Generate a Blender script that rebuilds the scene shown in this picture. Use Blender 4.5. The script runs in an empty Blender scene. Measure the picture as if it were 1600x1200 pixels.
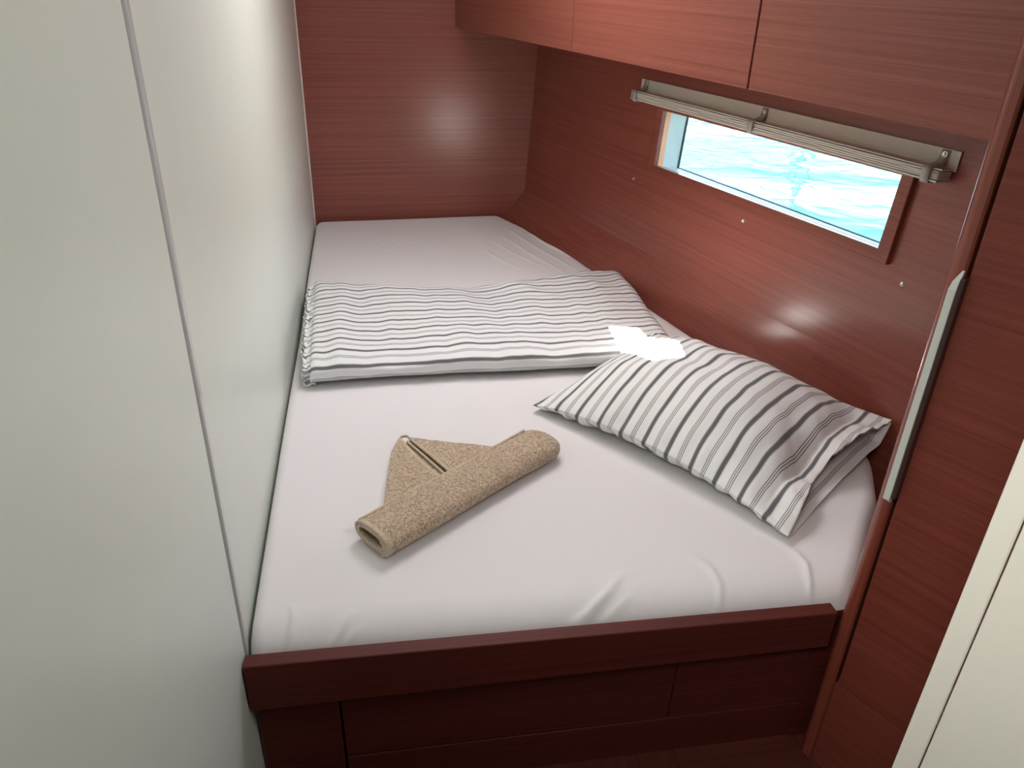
import bpy, math, random
import numpy as np
from mathutils import Vector, Matrix, noise as mn
random.seed(4)
sc = bpy.context.scene
COL = sc.collection
PI = math.pi

# ------------------------------------------------------------------ camera
Rm = ((0.984312879600429, -0.05820574994283745, 0.16655403245284525),
      (-0.1742847272361309, -0.46760198342986203, 0.866587109842217),
      (0.027440643304029746, -0.8820206776295275, -0.47041102806908136))
CAMP = Vector((0, 0, 1.60))
cd = bpy.data.cameras.new('camera')
cam = bpy.data.objects.new('camera', cd)
COL.objects.link(cam)
M = Matrix(((Rm[0][0], -Rm[0][1], -Rm[0][2], CAMP.x),
            (Rm[1][0], -Rm[1][1], -Rm[1][2], CAMP.y),
            (Rm[2][0], -Rm[2][1], -Rm[2][2], CAMP.z),
            (0, 0, 0, 1)))
cam.matrix_world = M
cd.sensor_width = 36
cd.lens = 27.0
cd.clip_start = 0.02
cd.clip_end = 500
sc.camera = cam

# ------------------------------------------------------------------ world, sun, hatch light, exposure
w = bpy.data.worlds.new('sky')
sc.world = w
w.use_nodes = True
wn = w.node_tree.nodes
wl = w.node_tree.links
bg = wn['Background']
sky = wn.new('ShaderNodeTexSky')
sky.sky_type = 'NISHITA'
sky.sun_disc = False
sky.sun_elevation = math.radians(60)
sky.sun_rotation = math.radians(230)
sky.air_density = 1.0
sky.dust_density = 3.0
wl.new(sky.outputs[0], bg.inputs[0])
bg.inputs[1].default_value = 1.3

SUN_DIR = Vector((0.35, 0.30, -0.89)).normalized()
sl = bpy.data.lights.new('sun', 'SUN')
sl.energy = 170.0
sl.angle = math.radians(0.55)
sl.color = (1.0, 0.96, 0.90)
so = bpy.data.objects.new('sun', sl)
so.location = (-3, -3, 8)
so.rotation_euler = SUN_DIR.to_track_quat('-Z', 'Y').to_euler()
COL.objects.link(so)


def area(name, loc, target, sx, sy, power, color, spread=180):
    l = bpy.data.lights.new(name, 'AREA')
    l.shape = 'RECTANGLE'
    l.size = sx
    l.size_y = sy
    l.energy = power
    l.color = color
    l.spread = math.radians(spread)
    o = bpy.data.objects.new(name, l)
    o.location = loc
    d = Vector(target) - Vector(loc)
    o.rotation_euler = d.to_track_quat('-Z', 'Y').to_euler()
    COL.objects.link(o)
    return o


area('hatch_daylight', (0.33, 1.80, 1.95), (0.23, 1.72, 0.7), 0.45, 0.60, 9.0, (1.0, 0.985, 0.985))
area('left_wall_fill', (0.55, 0.30, 1.92), (-0.20, 0.80, 1.20), 0.35, 0.35, 2.0, (1.0, 0.99, 0.95), 95)  # added fill lamp, narrowed and aimed at the near left wall
area('door_fill', (-0.10, 0.02, 1.92), (0.45, 0.40, 1.20), 0.30, 0.30, 1.3, (1.0, 0.99, 0.95), 62)  # added fill lamp above the camera, brightens the white door


vs = sc.view_settings
vs.view_transform = 'Standard'
vs.look = 'None'
vs.gamma = 1.0
vs.use_curve_mapping = False
vs.exposure = 0.0


# ------------------------------------------------------------------ materials
def mat(name):
    m = bpy.data.materials.new(name)
    m.use_nodes = True
    nt = m.node_tree
    return m, nt.nodes, nt.links, nt.nodes['Principled BSDF']


def uvmap(n, l, scale, rot=0):
    tc = n.new('ShaderNodeTexCoord')
    mp = n.new('ShaderNodeMapping')
    mp.inputs['Scale'].default_value = scale
    l.new(tc.outputs['UV'], mp.inputs['Vector'])
    return mp


def wood(name, dark, light, rough=0.30, coat=0.25, off=0.0):
    m, n, l, p = mat(name)
    m1 = uvmap(n, l, (2.2, 420, 1))
    m1.inputs['Location'].default_value = (off, off * 3.1, 0)
    a = n.new('ShaderNodeTexNoise')
    a.inputs['Scale'].default_value = 1.0
    a.inputs['Detail'].default_value = 4.0
    a.inputs['Roughness'].default_value = 0.6
    l.new(m1.outputs[0], a.inputs['Vector'])
    m2 = uvmap(n, l, (0.9, 95, 1))
    m2.inputs['Location'].default_value = (off * 2, off, 0)
    b = n.new('ShaderNodeTexNoise')
    b.inputs['Scale'].default_value = 1.0
    b.inputs['Detail'].default_value = 3.0
    l.new(m2.outputs[0], b.inputs['Vector'])
    m3 = uvmap(n, l, (30, 900, 1))
    c = n.new('ShaderNodeTexNoise')
    c.inputs['Scale'].default_value = 1.0
    c.inputs['Detail'].default_value = 2.0
    l.new(m3.outputs[0], c.inputs['Vector'])
    s = n.new('ShaderNodeMath')
    s.operation = 'MULTIPLY_ADD'
    s.inputs[1].default_value = 0.42
    l.new(a.outputs[0], s.inputs[0])
    s2 = n.new('ShaderNodeMath')
    s2.operation = 'MULTIPLY_ADD'
    s2.inputs[1].default_value = 0.38
    l.new(b.outputs[0], s2.inputs[0])
    s3 = n.new('ShaderNodeMath')
    s3.operation = 'MULTIPLY'
    s3.inputs[1].default_value = 0.20
    l.new(c.outputs[0], s3.inputs[0])
    l.new(s3.outputs[0], s2.inputs[2])
    l.new(s2.outputs[0], s.inputs[2])
    r = n.new('ShaderNodeValToRGB')
    r.color_ramp.elements[0].position = 0.34
    r.color_ramp.elements[0].color = (*dark, 1)
    r.color_ramp.elements[1].position = 0.66
    r.color_ramp.elements[1].color = (*light, 1)
    l.new(s.outputs[0], r.inputs[0])
    l.new(r.outputs[0], p.inputs['Base Color'])
    p.inputs['Roughness'].default_value = rough
    p.inputs['Coat Weight'].default_value = coat
    p.inputs['Coat Roughness'].default_value = 0.25
    p.inputs['Specular IOR Level'].default_value = 0.3
    p.inputs['Coat IOR'].default_value = 1.6
    bp = n.new('ShaderNodeBump')
    bp.inputs['Strength'].default_value = 0.10
    bp.inputs['Distance'].default_value = 0.001
    l.new(s.outputs[0], bp.inputs['Height'])
    l.new(bp.outputs[0], p.inputs['Normal'])
    return m


WD, WL_ = (0.170, 0.034, 0.022), (0.300, 0.078, 0.050)
wood_back = wood('mahogany_back_wall', WD, WL_, 0.55, 0.75, 1.3)
wood_hull = wood('mahogany_hull_wall', WD, WL_, 0.5, 0.55, 4.1)
wood_low = wood('mahogany_sloping_panel', WD, WL_, 0.5, 0.8, 7.7)
wood_cab = wood('mahogany_cabinet', (0.175, 0.040, 0.027), (0.315, 0.096, 0.064), 0.5, 0.15, 9.2)
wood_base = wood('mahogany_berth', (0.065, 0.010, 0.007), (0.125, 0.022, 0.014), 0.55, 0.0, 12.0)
wood_door = wood('mahogany_wardrobe', (0.14, 0.028, 0.018), (0.235, 0.056, 0.036), 0.36, 0.15, 15.0)
wood_post = wood('mahogany_rounded_edge', (0.17, 0.034, 0.02), (0.27, 0.07, 0.042), 0.2, 0.5, 18.0)


def plain(name, col, rough=0.5, metal=0.0, coat=0.0, bump=None):
    m, n, l, p = mat(name)
    tc = n.new('ShaderNodeTexCoord')
    a = n.new('ShaderNodeTexNoise')
    a.inputs['Scale'].default_value = 60 if bump is None else bump[0]
    a.inputs['Detail'].default_value = 4
    l.new(tc.outputs['Object'], a.inputs['Vector'])
    mx = n.new('ShaderNodeMixRGB')
    mx.inputs[1].default_value = (*[c * 0.96 for c in col], 1)
    mx.inputs[2].default_value = (*col, 1)
    l.new(a.outputs[0], mx.inputs[0])
    l.new(mx.outputs[0], p.inputs['Base Color'])
    p.inputs['Roughness'].default_value = rough
    p.inputs['Metallic'].default_value = metal
    p.inputs['Coat Weight'].default_value = coat
    if bump:
        b = n.new('ShaderNodeBump')
        b.inputs['Strength'].default_value = bump[1]
        b.inputs['Distance'].default_value = bump[2]
        l.new(a.outputs[0], b.inputs['Height'])
        l.new(b.outputs[0], p.inputs['Normal'])
    return m


m_wall = plain('white_laminate', (0.815, 0.865, 0.775), 0.38, bump=(14, 0.05, 0.002))
m_trim = plain('white_gloss_trim', (0.66, 0.65, 0.64), 0.2)
m_bead = plain('pale_corner_bead', (0.80, 0.78, 0.74), 0.35)
m_black = plain('dark_seal', (0.02, 0.016, 0.015), 0.6)
m_ceil = plain('white_ceiling_lining', (0.78, 0.77, 0.74), 0.6)
m_door = plain('cream_white_door', (0.86, 0.82, 0.72), 0.4)
m_blind = plain('grey_beige_blind_fabric', (0.76, 0.745, 0.66), 0.7, bump=(900, 0.15, 0.0004))
m_strap = plain('taupe_strap', (0.50, 0.45, 0.41), 0.6)
m_chrome = plain('polished_steel', (0.78, 0.77, 0.75), 0.18, 1.0)
m_handle = plain('pale_satin_handle', (0.66, 0.69, 0.64), 0.3)
m_handle_side_shade = plain('handle_side_painted_shade', (0.05, 0.02, 0.016), 0.4)  # shadow on the handle's right side, put into the colour
m_jamb = plain('pale_fibreglass_reveal', (0.62, 0.66, 0.58), 0.45)
m_jambwood = plain('raw_plywood_edge', (0.88, 0.42, 0.22), 0.5)
m_rubber = plain('black_rubber_gasket', (0.03, 0.04, 0.045), 0.5)
m_floor = wood('dark_floorboards', (0.06, 0.014, 0.01), (0.12, 0.03, 0.02), 0.4, 0.1, 22.0)
m_boat = plain('white_gelcoat', (0.8, 0.8, 0.78), 0.3)
m_mast = plain('dark_mast_paint', (0.03, 0.06, 0.07), 0.4)


def sheet_mat():
    m, n, l, p = mat('white_cotton_sheet')
    p.inputs['Base Color'].default_value = (0.80, 0.77, 0.775, 1)
    p.inputs['Roughness'].default_value = 0.85
    p.inputs['Sheen Weight'].default_value = 0.2
    mp = uvmap(n, l, (7, 5, 1))
    a = n.new('ShaderNodeTexNoise')
    a.inputs['Scale'].default_value = 1.0
    a.inputs['Detail'].default_value = 5
    l.new(mp.outputs[0], a.inputs['Vector'])
    mp2 = uvmap(n, l, (900, 900, 1))
    b = n.new('ShaderNodeTexNoise')
    b.inputs['Scale'].default_value = 1.0
    l.new(mp2.outputs[0], b.inputs['Vector'])
    b1 = n.new('ShaderNodeBump')
    b1.inputs['Strength'].default_value = 0.4
    b1.inputs['Distance'].default_value = 0.006
    l.new(a.outputs[0], b1.inputs['Height'])
    b2 = n.new('ShaderNodeBump')
    b2.inputs['Strength'].default_value = 0.2
    b2.inputs['Distance'].default_value = 0.0003
    l.new(b.outputs[0], b2.inputs['Height'])
    l.new(b1.outputs[0], b2.inputs['Normal'])
    l.new(b2.outputs[0], p.inputs['Normal'])
    return m


m_sheet = sheet_mat()


def stripe_mat(name, period, phase):
    """woven stripe: one broad grey band then three fine lines, along the UV v axis"""
    m, n, l, p = mat(name)
    tc = n.new('ShaderNodeTexCoord')
    sx = n.new('ShaderNodeSeparateXYZ')
    l.new(tc.outputs['UV'], sx.inputs[0])

    def math_(op, a, b=None, c=None):
        q = n.new('ShaderNodeMath')
        q.operation = op
        for i, v in enumerate((a, b, c)):
            if v is None:
                continue
            if isinstance(v, (int, float)):
                q.inputs[i].default_value = v
            else:
                l.new(v, q.inputs[i])
        return q.outputs[0]
    t = math_('FRACT', math_('ADD', math_('DIVIDE', sx.outputs[1], period), phase + 50))

    def band(c, hw, soft):
        d = math_('ABSOLUTE', math_('SUBTRACT', t, c))
        q = n.new('ShaderNodeMapRange')
        q.inputs['From Min'].default_value = hw + soft
        q.inputs['From Max'].default_value = hw - soft
        q.inputs['To Min'].default_value = 0
        q.inputs['To Max'].default_value = 1
        l.new(d, q.inputs['Value'])
        return q.outputs[0]
    broad = band(0.25, 0.074, 0.012)
    halo = math_('MULTIPLY', band(0.25, 0.100, 0.012), 0.45)
    l1 = math_('MULTIPLY', band(0.685, 0.015, 0.007), 0.9)
    l2 = math_('MULTIPLY', band(0.75, 0.015, 0.007), 0.9)
    l3 = math_('MULTIPLY', band(0.815, 0.015, 0.007), 0.9)
    k = math_('MAXIMUM', broad, halo)
    for q in (l1, l2, l3):
        k = math_('MAXIMUM', k, q)
    mp = uvmap(n, l, (1400, 1400, 1))
    a = n.new('ShaderNodeTexNoise')
    a.inputs['Scale'].default_value = 1.0
    l.new(mp.outputs[0], a.inputs['Vector'])
    k2 = math_('MULTIPLY', k, math_('MULTIPLY_ADD', a.outputs[0], 0.3, 0.82))
    mx = n.new('ShaderNodeMixRGB')
    mx.inputs[1].default_value = (0.83, 0.825, 0.82, 1)
    mx.inputs[2].default_value = (0.105, 0.105, 0.112, 1)
    l.new(k2, mx.inputs[0])
    l.new(mx.outputs[0], p.inputs['Base Color'])
    p.inputs['Roughness'].default_value = 0.85
    p.inputs['Sheen Weight'].default_value = 0.15
    mp3 = uvmap(n, l, (16, 16, 1))
    b = n.new('ShaderNodeTexNoise')
    b.inputs['Scale'].default_value = 1.0
    b.inputs['Detail'].default_value = 5
    l.new(mp3.outputs[0], b.inputs['Vector'])
    bp = n.new('ShaderNodeBump')
    bp.inputs['Strength'].default_value = 0.3
    bp.inputs['Distance'].default_value = 0.004
    l.new(b.outputs[0], bp.inputs['Height'])
    l.new(bp.outputs[0], p.inputs['Normal'])
    return m


m_stripe_d = stripe_mat('grey_striped_duvet_cotton', 0.060, 0.0)
m_stripe_p = stripe_mat('grey_striped_pillow_cotton', 0.057, 0.1)


def terry_mat(name, c1, c2, k):
    m, n, l, p = mat(name)
    tc = n.new('ShaderNodeTexCoord')
    v = n.new('ShaderNodeTexNoise')
    v.inputs['Scale'].default_value = 240
    v.inputs['Detail'].default_value = 3
    v.inputs['Distortion'].default_value = 1.2
    l.new(tc.outputs['Object'], v.inputs['Vector'])
    r = n.new('ShaderNodeValToRGB')
    r.color_ramp.elements[0].position = 0.38
    r.color_ramp.elements[0].color = (*c1, 1)
    r.color_ramp.elements[1].position = 0.6
    r.color_ramp.elements[1].color = (*c2, 1)
    l.new(v.outputs[0], r.inputs[0])
    l.new(r.outputs[0], p.inputs['Base Color'])
    p.inputs['Roughness'].default_value = 0.95
    p.inputs['Sheen Weight'].default_value = 0.3
    b = n.new('ShaderNodeBump')
    b.inputs['Strength'].default_value = k
    b.inputs['Distance'].default_value = 0.006
    l.new(v.outputs[0], b.inputs['Height'])
    l.new(b.outputs[0], p.inputs['Normal'])
    return m


m_terry = terry_mat('beige_terry', (0.42, 0.285, 0.185), (0.86, 0.66, 0.46), 1.0)
m_hem = terry_mat('beige_flat_hem', (0.50, 0.39, 0.28), (0.66, 0.52, 0.38), 0.2)


def water_mat():
    m, n, l, p = mat('turquoise_sea')
    p.inputs['Base Color'].default_value = (0.002, 0.0150, 0.0145, 1)
    p.inputs['Roughness'].default_value = 0.04
    p.inputs['IOR'].default_value = 1.33
    tc = n.new('ShaderNodeTexCoord')
    prev = None
    for sc_, st, dist, det in ((0.6, 0.6, 0.14, 1), (2.4, 0.55, 0.045, 2)):
        a = n.new('ShaderNodeTexNoise')
        a.inputs['Scale'].default_value = sc_
        a.inputs['Detail'].default_value = det
        a.inputs['Distortion'].default_value = 0.6
        l.new(tc.outputs['Object'], a.inputs['Vector'])
        b = n.new('ShaderNodeBump')
        b.inputs['Strength'].default_value = st
        b.inputs['Distance'].default_value = dist
        l.new(a.outputs[0], b.inputs['Height'])
        if prev:
            l.new(prev.outputs[0], b.inputs['Normal'])
        prev = b
    l.new(prev.outputs[0], p.inputs['Normal'])
    return m


m_water = water_mat()


def glass_mat():
    m = bpy.data.materials.new('window_glass')
    m.use_nodes = True
    n, l = m.node_tree.nodes, m.node_tree.links
    n.clear()
    o = n.new('ShaderNodeOutputMaterial')
    mx = n.new('ShaderNodeMixShader')
    f = n.new('ShaderNodeFresnel')
    f.inputs[0].default_value = 1.3
    t = n.new('ShaderNodeBsdfTransparent')
    t.inputs[0].default_value = (0.93, 0.985, 0.98, 1)
    g = n.new('ShaderNodeBsdfGlossy')
    g.inputs['Roughness'].default_value = 0.02
    l.new(f.outputs[0], mx.inputs[0])
    l.new(t.outputs[0], mx.inputs[1])
    l.new(g.outputs[0], mx.inputs[2])
    l.new(mx.outputs[0], o.inputs[0])
    return m


m_glass = glass_mat()


# ------------------------------------------------------------------ mesh helpers
class MB:
    """collects polygons in world metres; wood grain runs along 'grain' in the UVs"""

    def __init__(s, grain=(1, 0, 0)):
        s.v, s.f, s.uv, s.g = [], [], [], Vector(grain).normalized()

    def poly(s, pts, uv=None):
        pts = [Vector(p) for p in pts]
        i = len(s.v)
        s.v += pts
        s.f.append(list(range(i, i + len(pts))))
        if uv is None:
            nrm = (pts[1] - pts[0]).cross(pts[2] - pts[0])
            if nrm.length > 0:
                nrm.normalize()
            g = s.g - nrm * s.g.dot(nrm)
            if g.length < 0.3:
                g = nrm.orthogonal()
            g.normalize()
            c = nrm.cross(g)
            uv = [(p.dot(g), p.dot(c)) for p in pts]
        s.uv += uv

    def hexa(s, a, b):
        """a, b: matching rings (bottom ring counter-clockwise from above, top ring)"""
        k = len(a)
        s.poly(list(reversed(a)))
        s.poly(b)
        for i in range(k):
            j = (i + 1) % k
            s.poly([a[i], a[j], b[j], b[i]])

    def prism(s, pts, z0, z1):
        s.hexa([(x, y, z0) for x, y in pts], [(x, y, z1) for x, y in pts])

    def box(s, o, ax, ay, az, sx, sy, sz):
        o, ax, ay, az = Vector(o), Vector(ax), Vector(ay), Vector(az)
        a = [o, o + ax * sx, o + ax * sx + ay * sy, o + ay * sy]
        if ax.cross(ay).dot(az) < 0:
            a.reverse()
        s.hexa(a, [p + az * sz for p in a])

    def cyl(s, c, ax, r, h, n=20, r2=None):
        c, ax = Vector(c), Vector(ax).normalized()
        r2 = r if r2 is None else r2
        u = ax.orthogonal().normalized()
        v = ax.cross(u)
        a = [c + (u * math.cos(t) + v * math.sin(t)) * r for t in [2 * PI * i / n for i in range(n)]]
        b = [c + ax * h + (u * math.cos(t) + v * math.sin(t)) * r2 for t in [2 * PI * i / n for i in range(n)]]
        s.hexa(a, b)

    def build(s, name, m, parent=None, bevel=0.0, seg=2, smooth=False):
        root = parent
        off = Vector((0, 0, 0))
        while root is not None:
            off += root.location
            root = root.parent
        me = bpy.data.meshes.new(name)
        me.from_pydata([p - off for p in s.v], [], s.f)
        uvl = me.uv_layers.new(name='UVMap')
        flat = []
        k = 0
        for f in s.f:
            for _ in f:
                flat += s.uv[k]
                k += 1
        uvl.data.foreach_set('uv', flat)
        me.materials.append(m)
        import bmesh
        bm = bmesh.new()
        bm.from_mesh(me)
        bmesh.ops.remove_doubles(bm, verts=bm.verts, dist=1e-5)
        bmesh.ops.recalc_face_normals(bm, faces=bm.faces)
        bm.to_mesh(me)
        bm.free()
        o = bpy.data.objects.new(name, me)
        COL.objects.link(o)
        o.parent = parent
        if smooth:
            me.polygons.foreach_set('use_smooth', [True] * len(me.polygons))
            me.set_sharp_from_angle(angle=math.radians(32))
        if bevel:
            b = o.modifiers.new('bevel', 'BEVEL')
            b.width = bevel
            b.segments = seg
            b.limit_method = 'ANGLE'
            b.angle_limit = math.radians(35)
        return o


def surf(name, P, UV, m, parent=None, closed_v=False, thick=0.0, smooth=True, caps=False):
    """grid surface from array P[nu][nv][3]"""
    P = np.asarray(P, float)
    nu, nv = P.shape[:2]
    off = np.zeros(3)
    r = parent
    while r is not None:
        off += np.array(r.location)
        r = r.parent
    vs_ = (P - off).reshape(-1, 3)
    faces, idx = [], []
    nj = nv if closed_v else nv - 1
    for i in range(nu - 1):
        for j in range(nj):
            j2 = (j + 1) % nv
            faces.append((i * nv + j, (i + 1) * nv + j, (i + 1) * nv + j2, i * nv + j2))
            idx.append(((i, j), (i + 1, j), (i + 1, j + 1), (i, j + 1)))
    me = bpy.data.meshes.new(name)
    UV = np.asarray(UV, float)
    nuv = UV.shape[1]
    flat = []
    for q in idx:
        for (i, j) in q:
            flat += [UV[i][min(j, nuv - 1)][0], UV[i][min(j, nuv - 1)][1]]
    if caps:
        for i in (0, nu - 1):
            faces.append(tuple(i * nv + j for j in range(nv)))
            for j in range(nv):
                flat += [UV[i][j][0], UV[i][j][1]]
    me.from_pydata([tuple(v) for v in vs_], [], faces)
    uvl = me.uv_layers.new(name='UVMap')
    uvl.data.foreach_set('uv', flat)
    me.materials.append(m)
    if smooth:
        me.polygons.foreach_set('use_smooth', [True] * len(me.polygons))
    o = bpy.data.objects.new(name, me)
    COL.objects.link(o)
    o.parent = parent
    if thick:
        s = o.modifiers.new('solidify', 'SOLIDIFY')
        s.thickness = thick
        s.offset = 0
    return o


def empty(name, loc, label=None, cat=None, group=None, kind=None):
    o = bpy.data.objects.new(name, None)
    o.empty_display_size = 0.05
    o.location = loc
    COL.objects.link(o)
    return tag(o, label, cat, group, kind)


def tag(o, label=None, cat=None, group=None, kind=None):
    if label:
        o['label'] = label
    if cat:
        o['category'] = cat
    if group:
        o['group'] = group
    if kind:
        o['kind'] = kind
    return o


def nz(x, y, z=0.0):
    return mn.noise(Vector((x, y, z)))


def dirv(a):
    return Vector((math.cos(math.radians(a)), math.sin(math.radians(a)), 0))


FLOOR = 0.40
CEIL = 2.00
XL = -0.218                       # face of the left wall
BW0 = Vector((-0.217, 2.979, 0))  # back wall line
BWD = dirv(2.8)


def back_y(x):
    return BW0.y + (x - BW0.x) * math.tan(math.radians(2.8))


# ------------------------------------------------------------------ the room
fl = MB((0, 1, 0))
fl.prism([(-0.5, -0.9), (1.6, -0.9), (1.6, 0.9), (-0.5, 0.9)], FLOOR - 0.03, FLOOR)
tag(fl.build('floor', m_floor), 'dark red wooden cabin floor in front of the berth', None, None, 'structure')

# back wall
b = MB(BWD)
q0, q1 = Vector((XL - 0.06, back_y(XL - 0.06), 0)), Vector((1.05, back_y(1.05), 0))
nb = Vector((-BWD.y, BWD.x, 0))
b.hexa([q0, q1, q1 + nb * 0.03, q0 + nb * 0.03], [p + Vector((0, 0, CEIL + 0.03)) for p in (q0, q1, q1 + nb * 0.03, q0 + nb * 0.03)])
tag(b.build('wall_back', wood_back), 'reddish mahogany veneer wall at the head of the berth', None, None, 'structure')

# left wall: two white panels either side of a vertical joint strip
wl_ = empty('wall_left', (XL, 0, 0), 'white laminate wall left of the berth', None, None, 'structure')
SY = 0.853
b = MB((0, 1, 0))
b.prism([(XL - 0.03, -0.9), (XL, -0.9), (XL, SY - 0.004), (XL - 0.03, SY - 0.004)], 0.2, CEIL + 0.03)
b.build('wall_panel', m_wall, wl_, 0.002)
b = MB((0, 1, 0))
b.prism([(XL - 0.03, SY + 0.0145), (XL, SY + 0.0145), (XL, 3.02), (XL - 0.03, 3.02)], 0.2, CEIL + 0.03)
b.build('wall_panel', m_wall, wl_, 0.002)
b = MB((0, 0, 1))
b.prism([(XL - 0.04, SY - 0.01), (XL - 0.012, SY - 0.01), (XL - 0.012, SY + 0.02), (XL - 0.04, SY + 0.02)], 0.2, CEIL + 0.03)
b.build('joint_backing', m_black, wl_)

b = MB((0, 0, 1))
b.prism([(XL - 0.014, SY - 0.0005), (XL + 0.003, SY - 0.0005), (XL + 0.003, SY + 0.0140), (XL - 0.014, SY + 0.0140)], 0.2, CEIL)
tag(b.build('trim_1', m_trim, None, 0.003, 3), 'glossy grey-white vertical strip in the white wall joint', None, None, 'structure')
b = MB((0, 0, 1))
yb = back_y(XL)
b.prism([(XL - 0.004, yb - 0.006), (XL + 0.004, yb - 0.006), (XL + 0.004, yb + 0.002), (XL - 0.004, yb + 0.002)], 0.6, CEIL)
tag(b.build('trim_2', m_bead, None, 0.002, 2), 'thin pale bead in the far left corner', None, None, 'structure')

# hull wall: upper panel with a window opening, sloping lower panel
HS = Vector((0.608, 3.02, 0.845))
HN = Vector((-0.97272979, -0.22457237, 0.058)).normalized()
HE = Vector((0.224951059, -0.974370064, 0)).normalized()
HW = Vector((0.05651347, 0.01304716, 0.99831658)).normalized()


def hp(a, b_, n=0.0):
    return HS + HE * a + HW * b_ + HN * n


wr = empty('wall_right', (HS.x, HS.y, 0), 'mahogany hull-side wall with a narrow window', None, None, 'structure')
A0, A1, B1 = -0.06, 3.9, 1.25
OP = [(0.887, 0.278), (1.721, 0.287), (1.725, 0.434), (0.889, 0.429)]   # opening, BL BR TR TL


def crease(a):
    return 0.027 * a - 0.004


b = MB(HE)
o_ = [(A0, crease(A0)), (A1, crease(A1)), (A1, B1), (A0, B1)]
for k in range(4):
    j = (k + 1) % 4
    b.poly([hp(*o_[k]), hp(*o_[j]), hp(*OP[j]), hp(*OP[k])])
b.build('upper_panel', wood_hull, wr)

# sloping lower panel from the crease down behind the mattress
b = MB(HE)
ta, tb = hp(A0, crease(A0)), hp(1.97, crease(1.97))
top, bot = [], []
for i in range(13):
    t = i / 12
    top.append(ta.lerp(tb, t))
    y = ta.y + (tb.y - ta.y) * t
    # bottom edge passes just outside the mattress outline
    xs = np.interp(-y, [-3.08, -1.0], [0.473, 1.079])
    bot.append(Vector((float(xs), y, 0.70)))
low = [Vector((p.x - (tp.x - p.x) * 0.15, p.y, 0.55)) for p, tp in zip(bot, top)]
for i in range(12):
    b.poly([bot[i], bot[i + 1], top[i + 1], top[i]])
    b.poly([low[i], low[i + 1], bot[i + 1], bot[i]])
b.build('lower_panel', wood_low, wr, smooth=True)

# outer side of the hull so that daylight enters only through the window
b = MB(HE)
n_ = -0.105
OQ = [(0.850, 0.262), (1.760, 0.266), (1.762, 0.46), (0.856, 0.46)]
o_ = [(A0 - 0.1, -0.7), (A1, -0.7), (A1, B1), (A0 - 0.1, B1)]
for k in range(4):
    j = (k + 1) % 4
    b.poly([hp(*o_[k], n_), hp(*o_[j], n_), hp(*OQ[j], n_), hp(*OQ[k], n_)])
b.build('hull_skin', m_boat, wr)

# front wall and ceiling (behind and above the camera)
b = MB((1, 0, 0))
b.prism([(-0.4, -0.93), (1.75, -0.93), (1.75, -0.9), (-0.4, -0.9)], 0.2, CEIL + 0.03)
tag(b.build('wall_front', m_wall), 'white wall behind the viewer', None, None, 'structure')
HX0, HX1, HY0, HY1 = 0.126, 0.196, 1.000, 1.330
c_ = MB((1, 0, 0))
SK = 0.02
hole = [(HX0, HY0), (HX1, HY0), (HX1 + SK, HY0 + 0.09), (HX1 - 0.012, HY1), (HX0 - 0.014, HY1), (HX0 - 0.03, HY0 + 0.105)]  # unseen hole, added and shaped to throw the sun patch on the bed
outr = [(-0.45, -0.95), (1.8, -0.95), (1.8, 1.2), (1.8, 3.15), (-0.45, 3.15), (-0.45, 1.2)]
for z_, fl_ in ((CEIL, 1), (CEIL + 0.012, 0)):
    for k in range(6):
        j = (k + 1) % 6
        pts = [(outr[k][0], outr[k][1], z_), (outr[j][0], outr[j][1], z_), (hole[j][0], hole[j][1], z_), (hole[k][0], hole[k][1], z_)]
        c_.poly(pts)
for k in range(6):
    j = (k + 1) % 6
    c_.poly([(hole[k][0], hole[k][1], CEIL), (hole[j][0], hole[j][1], CEIL), (hole[j][0], hole[j][1], CEIL + 0.012), (hole[k][0], hole[k][1], CEIL + 0.012)])
tag(c_.build('ceiling', m_ceil), 'white cabin ceiling with a small unseen opening shaped for the sun patch', None, None, 'structure')

# ------------------------------------------------------------------ window
win = empty('window_1', tuple(hp(1.3, 0.36)), 'long narrow hull window over turquoise water', None, None, 'structure')


def ring(mb, inner, outer, n0, n1, n1i=None):
    """frame between two quads, from depth n0 (wall) to n1 (face)"""
    n1i = n1 if n1i is None else n1i
    for k in range(4):
        j = (k + 1) % 4
        mb.poly([hp(*outer[k], n1), hp(*outer[j], n1), hp(*inner[j], n1i), hp(*inner[k], n1i)])
        mb.poly([hp(*outer[k], n0), hp(*outer[j], n0), hp(*outer[j], n1), hp(*outer[k], n1)])
        mb.poly([hp(*inner[k], n0), hp(*inner[j], n0), hp(*inner[j], n1i), hp(*inner[k], n1i)])


OUTF = [(0.857, 0.262), (1.752, 0.262), (1.755, 0.458), (0.861, 0.450)]
b = MB(HE)
ring(b, OP, OUTF, -0.002, 0.012, 0.010)
b.build('window_frame', wood_post, win, 0.0015, 2)
# reveal: plywood edge, then fibreglass lining splayed to the outer skin
MID = [(0.879, 0.273), (1.728, 0.283), (1.731, 0.438), (0.880, 0.436)]


def lining(mb, r0, n0, r1, n1, sides=(0, 1, 2, 3)):
    for k in sides:
        j = (k + 1) % 4
        mb.poly([hp(*r0[k], n0), hp(*r0[j], n0), hp(*r1[j], n1), hp(*r1[k], n1)])


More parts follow.
